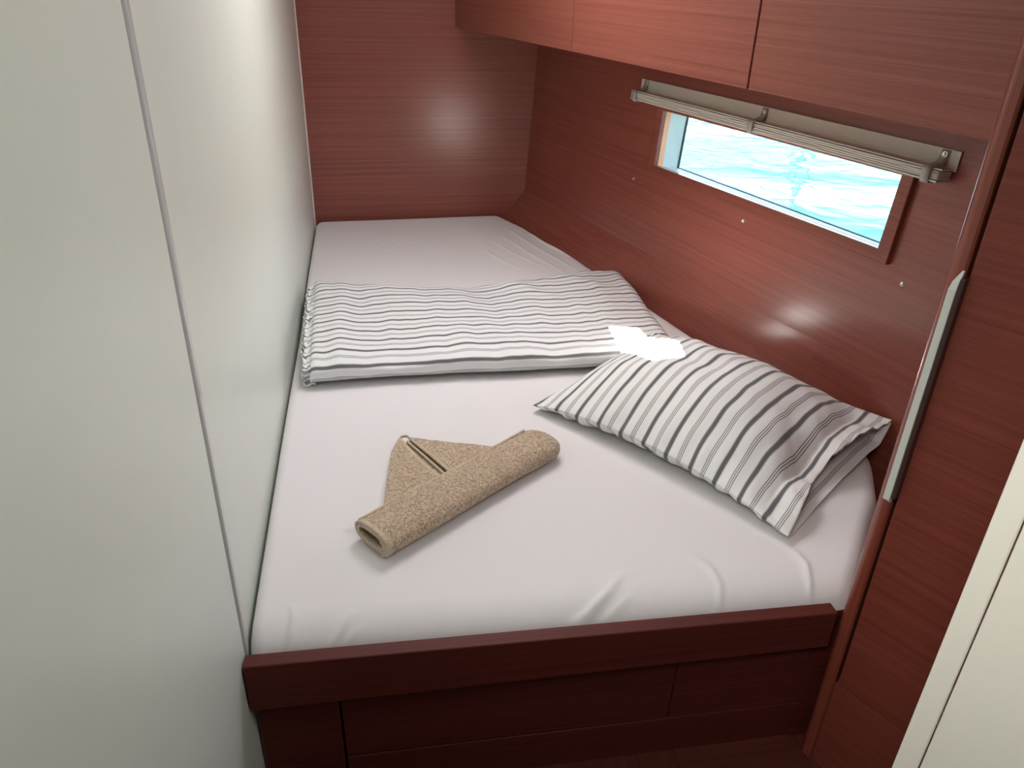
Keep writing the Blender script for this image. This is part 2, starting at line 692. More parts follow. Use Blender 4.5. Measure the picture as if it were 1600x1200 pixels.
b = MB(HN)
lining(b, OP, -0.003, MID, -0.026)
b.build('plywood_edge', m_jambwood, win)
b = MB(HN)
lining(b, MID, -0.026, OQ, -0.104)
b.build('jamb_lining', m_jamb, win)
GI = [(0.854, 0.2645), (1.756, 0.2685), (1.758, 0.456), (0.860, 0.456)]
b = MB(HE)
for k in range(4):
    j = (k + 1) % 4
    b.poly([hp(*OQ[k], -0.098), hp(*OQ[j], -0.098), hp(*GI[j], -0.098), hp(*GI[k], -0.098)])
    b.poly([hp(*GI[k], -0.104), hp(*GI[j], -0.104), hp(*GI[j], -0.098), hp(*GI[k], -0.098)])
b.build('gasket', m_rubber, win)
b = MB(HE)
b.poly([hp(*OQ[0], -0.101), hp(*OQ[1], -0.101), hp(*OQ[2], -0.101), hp(*OQ[3], -0.101)])
b.build('pane', m_glass, win)

# ------------------------------------------------------------------ sea and a moored sailboat outside
b = MB((1, 0, 0))
b.poly([(1.45, -60, 0.12), (140, -60, 0.12), (140, 150, 0.12), (1.45, 150, 0.12)])
sea = b.build('sea', m_water)
tag(sea, 'rippled turquoise sea seen through the hull window', 'sea', None, 'stuff')

bo = Vector((11.2, 18.9, 0.12))
boat = empty('sailboat', tuple(bo), 'moored sailboat whose mast is reflected in the ripples outside the window', 'boat')
b = MB((1, 0, 0))
ra, rb = [], []
for i in range(24):
    t = i / 24 * 2 * PI
    x = 5.0 * math.cos(t)
    y = 1.6 * math.sin(t) * (1 - 0.35 * max(0, math.cos(t)))
    ra.append(bo + Vector((x * 0.9, y * 0.8, -0.3)))
    rb.append(bo + Vector((x, y, 1.0)))
b.hexa(ra, rb)
b.build('hull', m_boat, boat)
b = MB((0, 0, 1))
b.cyl(bo + Vector((0, 0, 0.9)), (0, 0, 1), 0.10, 12.0, 16, 0.07)
b.build('mast', m_mast, boat)
b = MB((1, 0, 0))
b.cyl(bo + Vector((0, 0, 2.2)), (-1, 0, 0.02), 0.09, 3.8, 12)
b.build('boom', m_mast, boat)

# ------------------------------------------------------------------ overhead cabinet
CO = Vector((0.328, 3.005, 1.43))
CE = dirv(-78)
CN = Vector((-math.sin(math.radians(78)), -math.cos(math.radians(78)), 0))   # outward (towards the berth)
cab = empty('overhead_cabinet', tuple(CO), 'mahogany overhead cabinets along the hull above the window', 'cabinet')
cz = CEIL - 1.43 - 0.002
b = MB(CE)
ca = [CO - CN * 0.019 + CE * 0.012, CO - CN * 0.019 + CE * 2.172, CO - CN * 0.28 + CE * 2.04, CO - CN * 0.28 + CE * 0.012]
b.hexa(ca, [p + Vector((0, 0, cz)) for p in ca])
b.build('carcass', wood_cab, cab)
segs = [(0.004, 0.110, 'end_panel'), (0.1130, 0.9495, 'door'), (0.9535, 1.6705, 'door'), (1.6755, 2.176, 'door')]
for a0, a1, nm in segs:
    b = MB(CE)
    b.box(CO - CN * (0.018 if nm == 'door' else 0.0205) + CE * a0, CE, CN, Vector((0, 0, 1)), a1 - a0, 0.018, cz)
    o = b.build(nm, wood_cab, cab, 0.0012)

# ------------------------------------------------------------------ berth base
base = empty('berth_base', (0.2, 0.9, FLOOR), 'dark mahogany berth base with front board and drawer below the mattress', 'bed')
BD = dirv(-1)
BNf = Vector((BD.y, -BD.x, 0))       # towards the viewer
F0 = Vector((-0.2155, 0.81, 0))
b = MB(BD)
a = [F0 + Vector((0, 0, 0.645)), F0 + BD * 0.906 + Vector((0, 0, 0.648))]
tp = [F0 + Vector((0, 0, 0.735)), F0 + BD * 0.906 + Vector((0, 0, 0.722))]
bk = -BNf * 0.024
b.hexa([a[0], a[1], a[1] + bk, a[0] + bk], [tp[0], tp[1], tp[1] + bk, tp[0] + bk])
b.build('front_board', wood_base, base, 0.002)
G0 = Vector((-0.2125, 0.836, 0))


def frontpanel(x0, x1, z0, z1, name, dep=0.016, m=wood_base, set_=0.0, bev=0.0012):
    mb = MB(BD)
    mb.box(G0 + BD * x0 + Vector((0, 0, z0)) - BNf * set_, BD, -BNf, Vector((0, 0, 1)), x1 - x0, dep, z1 - z0)
    return mb.build(name, m, base, bev)


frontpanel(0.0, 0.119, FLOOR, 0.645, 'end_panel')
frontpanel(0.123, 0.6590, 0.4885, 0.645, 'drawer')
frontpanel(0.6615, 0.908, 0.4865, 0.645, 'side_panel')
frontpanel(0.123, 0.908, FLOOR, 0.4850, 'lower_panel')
b = MB(BD)
b.box(G0 + BD * 0.004 + Vector((0, 0, FLOOR)) - BNf * 0.02, BD, -BNf, Vector((0, 0, 1)), 0.885, 0.012, 0.245)
b.build('inner_frame', m_black, base)
b = MB(BD)
b.prism([(-0.206, 0.872), (0.70, 0.862), (0.98, 1.12), (0.78, 1.8), (0.46, 2.95), (-0.206, 2.95)], 0.58, 0.625)
b.build('slat_platform', wood_base, base)
b = MB(BD)
b.prism([(0.690, 0.818), (0.775, 0.818), (0.80, 0.87), (0.69, 0.87)], FLOOR, 0.70)
b.build('corner_block', wood_base, base)
# low step on the floor at the right end of the berth
st = MB(BD)
st.box(G0 + BD * 0.68 + BNf * 0.14 + Vector((0, 0, FLOOR)), BD, -BNf, Vector((0, 0, 1)), 0.215, 0.139, 0.004)
tag(st.build('floor_panel', m_floor, None, 0.001), 'dark wooden floor hatch panel at the foot of the berth base', 'floor panel')

# ------------------------------------------------------------------ mattress
mat_root = empty('mattress', (0.3, 1.8, 0.63), 'mattress under a smooth white fitted sheet', 'mattress')
yk = [0.800, 0.856, 1.003, 1.047, 1.182, 1.218, 1.539, 1.728, 1.975, 2.36, 2.985]
xk = [0.722, 0.752, 0.872, 0.915, 0.990, 0.998, 0.918, 0.864, 0.803, 0.712, 0.508]
YF0 = 0.836


def smooth_interp(y):
    # average a small window to round the corners of the outline
    return float(np.mean([np.interp(y + d, yk, xk) for d in (-0.03, -0.02, -0.01, 0, 0.01, 0.02, 0.03)]))


NU, NV = 220, 330
tu = 0.5 - 0.5 * np.cos(PI * np.linspace(0, 1, NU)) * (0.55 + 0.45 * np.abs(np.cos(PI * np.linspace(0, 1, NU))) ** 0.0)
tu = np.linspace(0, 1, NU) * 0.45 + 0.55 * (0.5 - 0.5 * np.cos(PI * np.linspace(0, 1, NU)))
tv = np.linspace(0, 1, NV) * 0.6 + 0.4 * (0.5 - 0.5 * np.cos(PI * np.linspace(0, 1, NV)))


def crv(x, y, pts, wd, amp):
    """a soft ridge along a short poly-line"""
    best = 9
    tt = 0
    n = len(pts) - 1
    for i in range(n):
        ax, ay = pts[i]
        bx, by = pts[i + 1]
        dx, dy = bx - ax, by - ay
        t = max(0, min(1, ((x - ax) * dx + (y - ay) * dy) / (dx * dx + dy * dy)))
        d = math.hypot(x - ax - dx * t, y - ay - dy * t)
        if d < best:
            best, tt = d, (i + t) / n
    if best > wd * 3:
        return 0
    return amp * math.exp(-(best / wd) ** 2) * math.sin(PI * min(1, max(0, tt * 0.9 + 0.1))) ** 0.6


ridges = [
    ([(0.50, 0.815), (0.515, 0.86), (0.512, 0.90), (0.495, 0.935)], 0.004, 0.0035),
    ([(0.235, 0.815), (0.29, 0.838), (0.33, 0.865), (0.365, 0.905)], 0.006, 0.005),
    ([(0.255, 0.815), (0.32, 0.83), (0.37, 0.86)], 0.004, 0.003),
    ([(-0.17, 0.815), (-0.155, 0.85), (-0.15, 0.885), (-0.155, 0.91)], 0.004, 0.004),
    ([(-0.12, 0.815), (-0.085, 0.85), (-0.06, 0.885)], 0.005, 0.0035),
    ([(-0.10, 0.815), (-0.05, 0.86)], 0.004, 0.003),
    ([(0.66, 0.83), (0.675, 0.88), (0.672, 0.92)], 0.005, 0.004),
    ([(0.545, 2.86), (0.60, 2.62), (0.69, 2.38)], 0.006, 0.0040),
    ([(0.50, 2.80), (0.56, 2.58), (0.66, 2.30)], 0.006, 0.0036),
    ([(0.47, 2.70), (0.53, 2.50), (0.63, 2.24)], 0.006, 0.0032),
    ([(0.42, 2.66), (0.47, 2.52), (0.54, 2.38)], 0.005, 0.0026),
    ([(0.58, 2.72), (0.64, 2.52), (0.71, 2.36)], 0.005, 0.0040),
    ([(0.52, 2.92), (0.58, 2.74), (0.63, 2.60)], 0.005, 0.0032),
    ([(0.38, 2.55), (0.43, 2.42), (0.49, 2.32)], 0.006, 0.0020),
    ([(-0.02, 2.72), (0.02, 2.62), (0.07, 2.56)], 0.008, 0.0016),
    ([(0.06, 2.75), (0.09, 2.66), (0.15, 2.60)], 0.008, 0.0014),
    ([(0.93, 1.45), (0.955, 1.33), (0.97, 1.25)], 0.006, 0.002),
]
P = np.zeros((NU, NV, 3))
UV = np.zeros((NU, NV, 2))
TOP = 0.750
for j in range(NV):
    yy0 = YF0 + 0.0
    ybk = 2.972
    y_l = yy0 + (ybk - yy0) * tv[j]
    xr = smooth_interp(y_l)
    xl = -0.212
    rb_ = 0.05
    db = y_l - (ybk - rb_)
    if db > 0:
        q = rb_ - math.sqrt(max(0, rb_ * rb_ - db * db))
        xl += q * 0.7
        xr -= q * 0.9
    # slight hollow of the sheet edge along the wall
    xl += 0.004 * math.exp(-((y_l - 1.9) / 0.3) ** 2)
    df = (yy0 + 0.035) - y_l
    if df > 0:
        q = 0.035 - math.sqrt(max(0, 0.035 ** 2 - df * df))
        xl += q * 0.1
        xr -= q * 0.1
    for i in range(NU):
        x = xl + (xr - xl) * tu[i]
        # depth line: back edge follows the slanted back wall
        y = y_l + (back_y(x) - back_y(XL)) * tv[j] ** 3 - 0.0175 * (x - xl) * (1 - tv[j]) ** 3
        eb = (1 - tv[j]) * (ybk - yy0)
        ef = tv[j] * (ybk - yy0)
        el = (x - xl)
        er = (xr - x) * 0.97
        z = TOP
        for e, R in ((ef, 0.062), (eb, 0.035), (el, 0.022), (er, 0.040)):
            if e < R:
                drop = R - math.sqrt(max(0, R * R - (R - e) ** 2))
                z -= drop * (0.75 if R == 0.062 else 1)
        z += 0.002 * nz(x * 2.2, y * 1.6, 3.0)
        for pts, wd, am in ridges:
            if abs(pts[0][1] - y) < 0.75:
                z += crv(x, y, pts, wd * 1.0, am * (1.4 if pts[0][1] < 1 else 1.1))
        P[i, j] = (x, y, z)
        UV[i, j] = (x, y)
o = surf('sheet_top', P, UV, m_sheet, mat_root)
# the sides, down into the berth
ringp = [tuple(P[i, 0]) for i in range(NU)] + [tuple(P[NU - 1, j]) for j in range(1, NV)] + \
        [tuple(P[i, NV - 1]) for i in range(NU - 2, -1, -1)] + [tuple(P[0, j]) for j in range(NV - 2, 0, -1)]
rp = np.array(ringp)
Q = np.stack([rp, rp - [0, 0, 0.03], rp * [1, 1, 0] + [0, 0, 0.66], rp * [1, 1, 0] + [0, 0, 0.627]], axis=0)
cx, cy = 0.3, 1.8
for k, s in ((1, 1.000), (2, 0.998), (3, 0.985)):
    Q[k, :, 0] = cx + (Q[k, :, 0] - cx) * s
    Q[k, :, 1] = cy + (Q[k, :, 1] - cy) * s
UVq = np.zeros((4, len(rp), 2))
UVq[..., 0] = np.linspace(0, 6, len(rp))[None, :]
UVq[..., 1] = np.array([0, 0.03, 0.09, 0.12])[:, None]
surf('sheet_side', Q, UVq, m_sheet, mat_root, closed_v=True)

# ------------------------------------------------------------------ folded duvet
duv = empty('folded_duvet', (0.3, 1.88, TOP), 'folded duvet with grey and white stripes lying across the mattress', 'duvet')
NS, NT = 260, 180
P = np.zeros((NS, NT, 3))
UV = np.zeros((NS, NT + 1, 2))
for i in range(NS):
    u = i / (NS - 1)
    xf = -0.160 + u * (0.740 + 0.160)       # front edge x
    xb = -0.180 + u * (0.770 + 0.180)       # back edge x
    yf = 1.590 + 0.006 * math.sin(u * 7) + 0.012 * u + 0.075 * max(0, u - 0.75) * 4 * 0.25
    ybk = 2.215 - 0.085 * math.sin(PI * min(1, u * 1.15)) ** 0.8 + 0.015 * u
    h = 0.064 - 0.010 * u
    endr = min(1.0, (1 - u) / 0.05)
    h *= 0.30 + 0.70 * math.sqrt(max(0, 1 - (1 - endr) ** 2))
    endl = min(1.0, u / 0.02)
    h *= 0.75 + 0.25 * math.sqrt(max(0, 1 - (1 - endl) ** 2))
    pts = []
    for k in range(NT):
        th = -PI / 2 + 2 * PI * k / NT     # start at bottom middle, go to the front, over the top to the back
        c, s = math.cos(th), math.sin(th)
        py = abs(c) ** (0.42 if c > 0 else 0.30) * (1 if c > 0 else -1)     # +1 front
        pz = abs(s) ** 0.55 * (1 if s > 0 else -1)
        v = 0.5 - 0.5 * py                               # 0 front .. 1 back
        y = yf + (ybk - yf) * v
        x = xf + (xb - xf) * v
        hh = h * (1 - 0.38 * v ** 1.5)
        zt = hh * (0.5 + 0.5 * pz)
        wr_ = 0
        if pz > -0.2:
            wgt = min(1, (pz + 0.2) / 0.8)
            wr_ = (0.010 * nz(u * 10 + 0.7 * v, v * 1.6, 1.3) + 0.0035 * nz(u * 26, v * 3.0, 5.1)
                   + 0.005 * nz(u * 3, v * 3.5, 9.0)) * wgt
            wr_ += 0.004 * math.exp(-((u - 0.075) / 0.02) ** 2) * wgt
            wr_ += 0.005 * crv(u, v, [(0.60, 0.95), (0.72, 0.62), (0.86, 0.52)], 0.03, 1.0) * wgt
            wr_ += 0.004 * crv(u, v, [(0.78, 0.98), (0.86, 0.75), (0.98, 0.55)], 0.03, 1.0) * wgt
        z = TOP + 0.004 + max(0, zt + wr_)
        pts.append((x, y + 0.004 * nz(u * 9, v * 4, 2.0), z))
    P[i] = pts
    # arc-length coordinate round the section, zero at the front edge
    L = [0]
    for k in range(1, NT + 1):
        a_, b_ = np.array(pts[k % NT]), np.array(pts[k - 1])
        L.append(L[-1] + float(np.hypot(a_[1] - b_[1], (a_[2] - b_[2]))))
    f0 = L[NT // 4]
    for k in range(NT + 1):
        vv = L[k] - f0
        d_ = 0.011 * nz(u * 9, vv * 4, 7.7) + 0.0045 * nz(u * 24, vv * 7, 1.7)
        d_ *= 1.0 if vv > 0.04 else 0.3
        UV[i, k] = (u * 0.95, vv + d_ - 0.003)
surf('duvet_body', P, UV, m_stripe_d, duv, closed_v=True, caps=True)
# crimped open end on the left: thin stacked folds of cloth
for k in range(4):
    n1, n2 = 10, 170
    P = np.zeros((n1, n2, 3))
    UV = np.zeros((n1, n2, 2))
    zk = 0.006 + 0.0125 * k
    for i in range(n1):
        for j in range(n2):
            v = j / (n2 - 1)
            y = 1.603 + 0.60 * v * (1 - 0.01 * k)
            zz = zk * (1 - 0.36 * v ** 1.5)
            jag = 0.006 * nz(v * 22, k * 3.3, 0) + 0.003 * nz(v * 60, k * 1.3, 2)
            x = -0.150 - 0.020 * v - (0.026 + 0.003 * ((k * 7) % 3) + jag) * i / (n1 - 1)
            z = TOP + 0.003 + zz + 0.0045 * nz(v * 30 + i * 0.12, k * 0.8, 4.0) + 0.003 * math.sin(i * 0.7)
            P[i, j] = (x, y, max(z, TOP + 0.002))
            UV[i, j] = (i * 0.004, y - 1.60 + 0.03 + 0.012 * nz(v * 26 + 3 * k, i * 0.35, 1.0) + 0.011 * k)
    surf('end_fold', P, UV, m_stripe_d, duv, thick=0.003)

# ------------------------------------------------------------------ pillow
pil = empty('pillow', (0.66, 1.32, TOP), 'plump pillow in a grey striped open-ended case leaning on the hull wall', 'pillow')
A_, B_, C_, D_ = (np.array(p) for p in [(0.322, 1.430, 0.768), (0.668, 0.933, 0.766), (1.022, 1.190, 0.812), (0.690, 1.690, 0.806)])
NUp, NVp = 150, 110
ZB = TOP + 0.003


def pil_pt(u, v, side):
    # plan position with the edges pulled in between the corners
    p = (A_ * (1 - u) + B_ * u) * (1 - v) + (D_ * (1 - u) + C_ * u) * v
    lu = (B_ - A_) / np.linalg.norm(B_ - A_)
    lv = (D_ - A_) / np.linalg.norm(D_ - A_)
    pinch = 0.016
    p = p + lv * pinch * math.sin(PI * u) * (1 - 2 * v) * (1.15 if v < 0.5 else 0.4)
    p = p + lu * pinch * 1.0 * math.sin(PI * v) * (1 - 2 * u) * (1 if u < 0.5 else 0.5)
    fu = min(1, max(0, u / 0.90))
    fu = (1 - abs(2 * fu - 1) ** 2.3) ** 0.75 if fu < 0.5 else (1 - abs(2 * fu - 1) ** 3.4) ** 0.85
    gv = (1 - abs(2 * v - 1) ** 2.0) ** 0.85
    H = 0.112 * fu * gv
    seam = 0.0
    edge = p[2] + 0.026 * math.sin(PI * min(1, u / 0.97)) ** 0.7 * (1 if v < 0.5 else 0.2) * abs(1 - 2 * v)
    if side > 0:
        z = edge + H
        if u > 0.80:
            t = (u - 0.80) / 0.20
            mouth = 0.044 * math.sin(PI * v) ** 0.8 * t
            # sagging fold of the upper layer
            z += mouth + 0.016 * t * nz(v * 5.5, u * 3, 3.1) + 0.012 * t * nz(v * 13 + u * 3, u * 9, 6.1) * min(1, 6 * gv)
            z -= 0.040 * t * math.exp(-((v - 0.40) / 0.15) ** 2)
        z += (0.006 * nz(u * 6, v * 5, 1.0) + (0.003 + 0.005 * max(0, u - 0.6)) * nz(u * 15, v * 9, 4.0)) * min(1, 5 * gv)
        # puckers along the front seam
        z += 0.008 * math.exp(-(v / 0.10) ** 2) * nz(u * 24, 0.3, 8.0) * min(1, v * 30)
    else:
        k = min(1, gv * 3.2)
        z = edge * (1 - k) + (ZB + max(0, edge - 0.775) * 0.6) * k
        z = min(z, edge) + 0.009 * math.exp(-(v / 0.10) ** 2) * nz(u * 26, 1.3, 2.0) * min(1, gv * 6)
        p = p + lv * 0.010 * math.exp(-(v / 0.06) ** 2) * (nz(u * 26, 5.3, 2.0) - 0.3) * min(1, gv * 8)
        z = max(z, ZB)
        if u > 0.88:
            t = (u - 0.88) / 0.12
            z += 0.006 * t * nz(v * 8, 2, 2)
            z = max(z, ZB)
    return np.array([p[0], p[1], z])


for side, nm in ((1, 'pillowcase_top'), (-1, 'pillowcase_underside')):
    P = np.zeros((NUp, NVp, 3))
    UV = np.zeros((NUp, NVp, 2))
    for i in range(NUp):
        u = i / (NUp - 1)
        for j in range(NVp):
            v = 0.5 - 0.5 * math.cos(PI * j / (NVp - 1))
            v = 0.5 * v + 0.5 * j / (NVp - 1)
            uu = u
            if side > 0:
                uu = u * (1 - 0.018 * math.sin(PI * v) - 0.03 * math.exp(-((v - 0.42) / 0.18) ** 2))
            P[i, j] = pil_pt(uu, v, side)
            UV[i, j] = (v * 0.46, uu * 0.63 + 0.002 * nz(u * 10, v * 8, 0.4))
    surf(nm, P, UV, m_stripe_p, pil, thick=0.0018)
# tucked-in flap closing the mouth
P = np.zeros((24, 70, 3))
UV = np.zeros((24, 70, 2))
for i in range(24):
    t = i / 23
    for j in range(70):
        v = 0.03 + 0.94 * j / 69
        uu = 0.925 - 0.05 * t + 0.010 * nz(v * 9, t * 2, 1)
        a_ = pil_pt(uu, v, 1)
        b_ = pil_pt(uu, v, -1)
        q = a_ * (1 - t) + b_ * t
        P[i, j] = q
        UV[i, j] = (v * 0.46, 0.55 + t * 0.08 + 0.02 * nz(v * 4, t, 3))
surf('case_flap', P, UV, m_stripe_p, pil, thick=0.0015)

# ------------------------------------------------------------------ rolled towel
tow = empty('towel', (0.12, 1.14, TOP), 'beige terry towel folded into a point and rolled at one side', 'towel')
R0 = np.array([-0.030, 1.018, 0.0])
R1 = np.array([0.322, 1.275, 0.0])
ax = (R1 - R0) / np.linalg.norm(R1 - R0)
pr = np.array([-ax[1], ax[0], 0.0])
LEN = float(np.linalg.norm(R1 - R0))
HWD, HGT = 0.046, 0.042


def section():
    pts = []
    n = 130
    turns = 2.3
    for k in range(n):
        t = k / (n - 1)
        th = -0.35 * PI + turns * 2 * PI * t          # outside -> inside
        shrink = 1 - 0.20 * (t * turns) / 1.0 * 0.55
        a_ = HWD * shrink
        b_ = HGT * 0.5 * (1 - 0.52 * t)
        c, s = math.cos(th), math.sin(th)
        # flattened oval, flat on the bed, rounder towards the viewer
        y = -a_ * abs(c) ** 0.8 * (1 if c > 0 else -1)
        z = HGT * 0.5 + b_ * abs(s) ** 0.75 * (1 if s > 0 else -1)
        pts.append((y, z))
    return pts


sec = section()
NA = 190
P = np.zeros((NA, len(sec), 3))
UV = np.zeros((NA, len(sec), 2))
for i in range(NA):
    t = i / (NA - 1)
    tap = 1.0
    if t > 0.93:
        tap = math.sqrt(max(0.0, 1 - ((t - 0.93) / 0.075) ** 2))
    wd = 0.97 + 0.05 * math.sin(t * 5) + 0.07 * t
    bow = 0.004 * math.sin(PI * t)
    for j, (y, z) in enumerate(sec):
        yy = y * wd * (0.35 + 0.65 * tap)
        zz = HGT * 0.45 + (z - HGT * 0.45) * (0.25 + 0.75 * tap) * (1 + 0.07 * math.sin(t * 9))
        base_ = R0 + ax * (t * LEN) + pr * (yy + bow)
        nn = 0.0014 * nz(t * 170, j * 0.9, 1.0) + 0.0012 * nz(t * 60, j * 0.3, 5.0)
        if j > 62:
            nn *= 0.2
        sgn = 1 if zz > HGT * 0.3 else 0
        P[i, j] = (base_[0], base_[1] - nn * (1 - sgn), TOP + 0.0045 + max(0.0, zz + nn * sgn))
        UV[i, j] = (t, j / len(sec))
surf('towel_roll', P, UV, m_terry, tow, thick=0.0045)
# flat hem around the open end of the roll
P = np.zeros((4, len(sec), 3))
for i in range(4):
    for j, (y, z) in enumerate(sec):
        g = 1.03 if j < 62 else 0.99
        bp_ = R0 + ax * (-0.0035 + 0.0028 * i) + pr * (y * 0.95 * g)
        P[i, j] = (bp_[0], bp_[1], TOP + 0.0045 + HGT * 0.45 + (z - HGT * 0.45) * g + 0.0005)
surf('hem', P, np.zeros((4, len(sec), 2)), m_hem, tow, thick=0.0056)


def slab(name, poly, z0, z1, m, droop=0.0, nn=26, puff=0.0):
    """soft cloth slab: triangulated fan grid between two edge poly-lines (poly = (edge0, edge1))"""
    e0, e1 = poly

    def at(e, t):
        k = t * (len(e) - 1)
        i = min(int(k), len(e) - 2)
        f = k - i
        return np.array(e[i]) * (1 - f) + np.array(e[i + 1]) * f
    P = np.zeros((nn * 2, nn * 2, 3))
    UV_ = np.zeros((nn * 2, nn * 2, 2))
    for i in range(nn * 2):
        s = i / (nn * 2 - 1)
        for j in range(nn * 2):
            t = j / (nn * 2 - 1)
            p = at(e0, t) * (1 - s) + at(e1, t) * s
            e = min(s, 1 - s, t, 1 - t)
            z = z1 - droop * t + puff * (1 - math.exp(-e * 9)) + 0.0010 * nz(p[0] * 260, p[1] * 260, z1 * 50) + 0.0012 * nz(p[0] * 70, p[1] * 70, 2)
            P[i, j] = (p[0], p[1], TOP + z)
            UV_[i, j] = (s, t)
    o = surf(name, P, UV_, m, tow, thick=z1 - z0)
    o.modifiers['solidify'].offset = -1
    return o


# lower layer under both flaps, then the two flaps with a slit between them
slab('lower_layer', ([(-0.012, 1.085), (0.010, 1.29), (0.032, 1.328)], [(0.16, 1.20), (0.215, 1.278), (0.050, 1.330)]), 0.003, 0.0070, m_terry)
slab('left_flap', ([(-0.014, 1.075), (-0.002, 1.19), (0.010, 1.285), (0.024, 1.330)],
                   [(0.118, 1.150), (0.086, 1.202), (0.056, 1.260), (0.029, 1.330)]), 0.008, 0.0165, m_terry, puff=0.003)
slab('right_flap', ([(0.142, 1.155), (0.113, 1.212), (0.086, 1.264), (0.048, 1.332)],
                    [(0.225, 1.225), (0.235, 1.272), (0.135, 1.305), (0.052, 1.334)]), 0.008, 0.0165, m_terry, puff=0.002)


def hem_line(pts, w_, name, z):
    n = 40
    pts = np.array(pts)
    P = np.zeros((n, 10, 3))
    tt = np.linspace(0, len(pts) - 1, n)
    ctr = np.stack([np.interp(tt, range(len(pts)), pts[:, k]) for k in range(2)], 1)
    k = np.ones(7) / 7
    for a in range(2):
        ctr[3:-3, a] = np.convolve(ctr[:, a], k, 'valid')
    for i in range(n):
        d = ctr[min(i + 1, n - 1)] - ctr[max(i - 1, 0)]
        d /= np.linalg.norm(d)
        nr = np.array([-d[1], d[0]])
        for j in range(10):
            th = 2 * PI * j / 10
            P[i, j] = (ctr[i, 0] + nr[0] * w_ * math.cos(th), ctr[i, 1] + nr[1] * w_ * math.cos(th), TOP + z + 0.0030 * math.sin(th))
    return surf(name, P, np.zeros((n, 11, 2)), m_hem, tow, closed_v=True, caps=True)


hem_line([(0.116, 1.153), (0.086, 1.202), (0.056, 1.260), (0.030, 1.328)], 0.0042, 'hem', 0.0165)
hem_line([(0.140, 1.158), (0.113, 1.212), (0.086, 1.264), (0.050, 1.330)], 0.0038, 'hem', 0.0165)
hem_line([(0.128, 1.158), (0.104, 1.210), (0.078, 1.262), (0.044, 1.328)], 0.0030, 'hem', 0.0105)
hem_line([(0.050, 1.328), (0.044, 1.342), (0.031, 1.340), (0.027, 1.326)], 0.0025, 'hanging_loop', 0.016)
edge_pts = [(t, R0 + ax * (t * LEN) + pr * (0.0350 + 0.003 * t)) for t in np.linspace(0.0, 0.93, 24)]
P = np.zeros((24, 10, 3))
for i, (t, c) in enumerate(edge_pts):
    zt = HGT * 0.45 + (HGT * 0.93 - HGT * 0.45) * (1 + 0.07 * math.sin(t * 9)) + 0.0030
    for j in range(10):
        th = 2 * PI * j / 10
        q = c + pr * 0.0030 * math.cos(th)
        P[i, j] = (q[0], q[1], TOP + zt + 0.0024 * math.sin(th))
surf('hem', P, np.zeros((24, 11, 2)), m_hem, tow, closed_v=True, caps=True)

# ------------------------------------------------------------------ pleated window blind
bl = empty('window_blind', tuple(hp(1.3, 0.49)), 'grey beige pleated blind folded up above the hull window', 'blind')
pa0, pa1 = 0.748, 1.830
b = MB(HE)
b.box(hp(pa0, 0.462, 0.0015), HE, HN, HW, pa1 - pa0, 0.0025, 0.036)
b.build('head_rail', m_blind, bl, 0.0008)
b = MB(HE)
b.box(hp(pa0 + 0.004, 0.464, 0.003), HE, HN, HW, pa1 - pa0 - 0.006, 0.034, 0.0025)
b.build('rail_shelf', m_blind, bl, 0.0008)
for k in range(4):
    n1, n2 = 90, 6
    P = np.zeros((n1, n2, 3))
    UV = np.zeros((n1, n2, 2))
    for i in range(n1):
        t = i / (n1 - 1)
        sag = (0.0018 * k) * math.sin(PI * t) * (0.3 if k < 2 else 0.6) + 0.0015 * nz(t * 14, k * 2.0, 1.0)
        for j in range(n2):
            s = j / (n2 - 1)
            dep = 0.004 + (0.033 + 0.0015 * nz(t * 10, k * 3.0)) * s
            hgt = 0.4605 - 0.0038 * k - sag * 0.6 - 0.0012 * (1 - s)
            P[i, j] = tuple(hp(pa0 + 0.006 + (pa1 - pa0 - 0.012) * t, hgt, dep))
            UV[i, j] = (t, s)
    surf('pleat', P, UV, m_blind, bl, thick=0.0036)
b = MB(HE)
b.box(hp(pa0 + 0.004, 0.4415, 0.006), HE, HN, HW, pa1 - pa0 - 0.010, 0.032, 0.004)
b.build('bottom_rail', m_blind, bl, 0.001)
for sa in (0.778, 1.300, 1.800):
    # strap: from the stud on the rail, over the shelf, round the front of the pleats
    prof = [(0.4955, 0.0055), (0.485, 0.006), (0.474, 0.011), (0.4685, 0.024), (0.4675, 0.0395), (0.462, 0.0425), (0.444, 0.0415), (0.4385, 0.038), (0.4385, 0.012)]
    P = np.zeros((len(prof), 2, 3))
    for i, (bb, nn) in enumerate(prof):
        P[i, 0] = tuple(hp(sa - 0.009, bb, nn))
        P[i, 1] = tuple(hp(sa + 0.009, bb, nn))
    so_ = surf('strap', P, np.zeros((len(prof), 2, 2)), m_strap, bl, thick=0.0022)
    b = MB()
    c0 = hp(sa, 0.488, 0.0062)
    b.cyl(c0, HN, 0.0052, 0.0014, 20)
    b.cyl(c0 + HN * 0.0014, HN, 0.0036, 0.0016, 20, 0.002)
    b.build('snap_stud', m_chrome, so_, 0, 2)

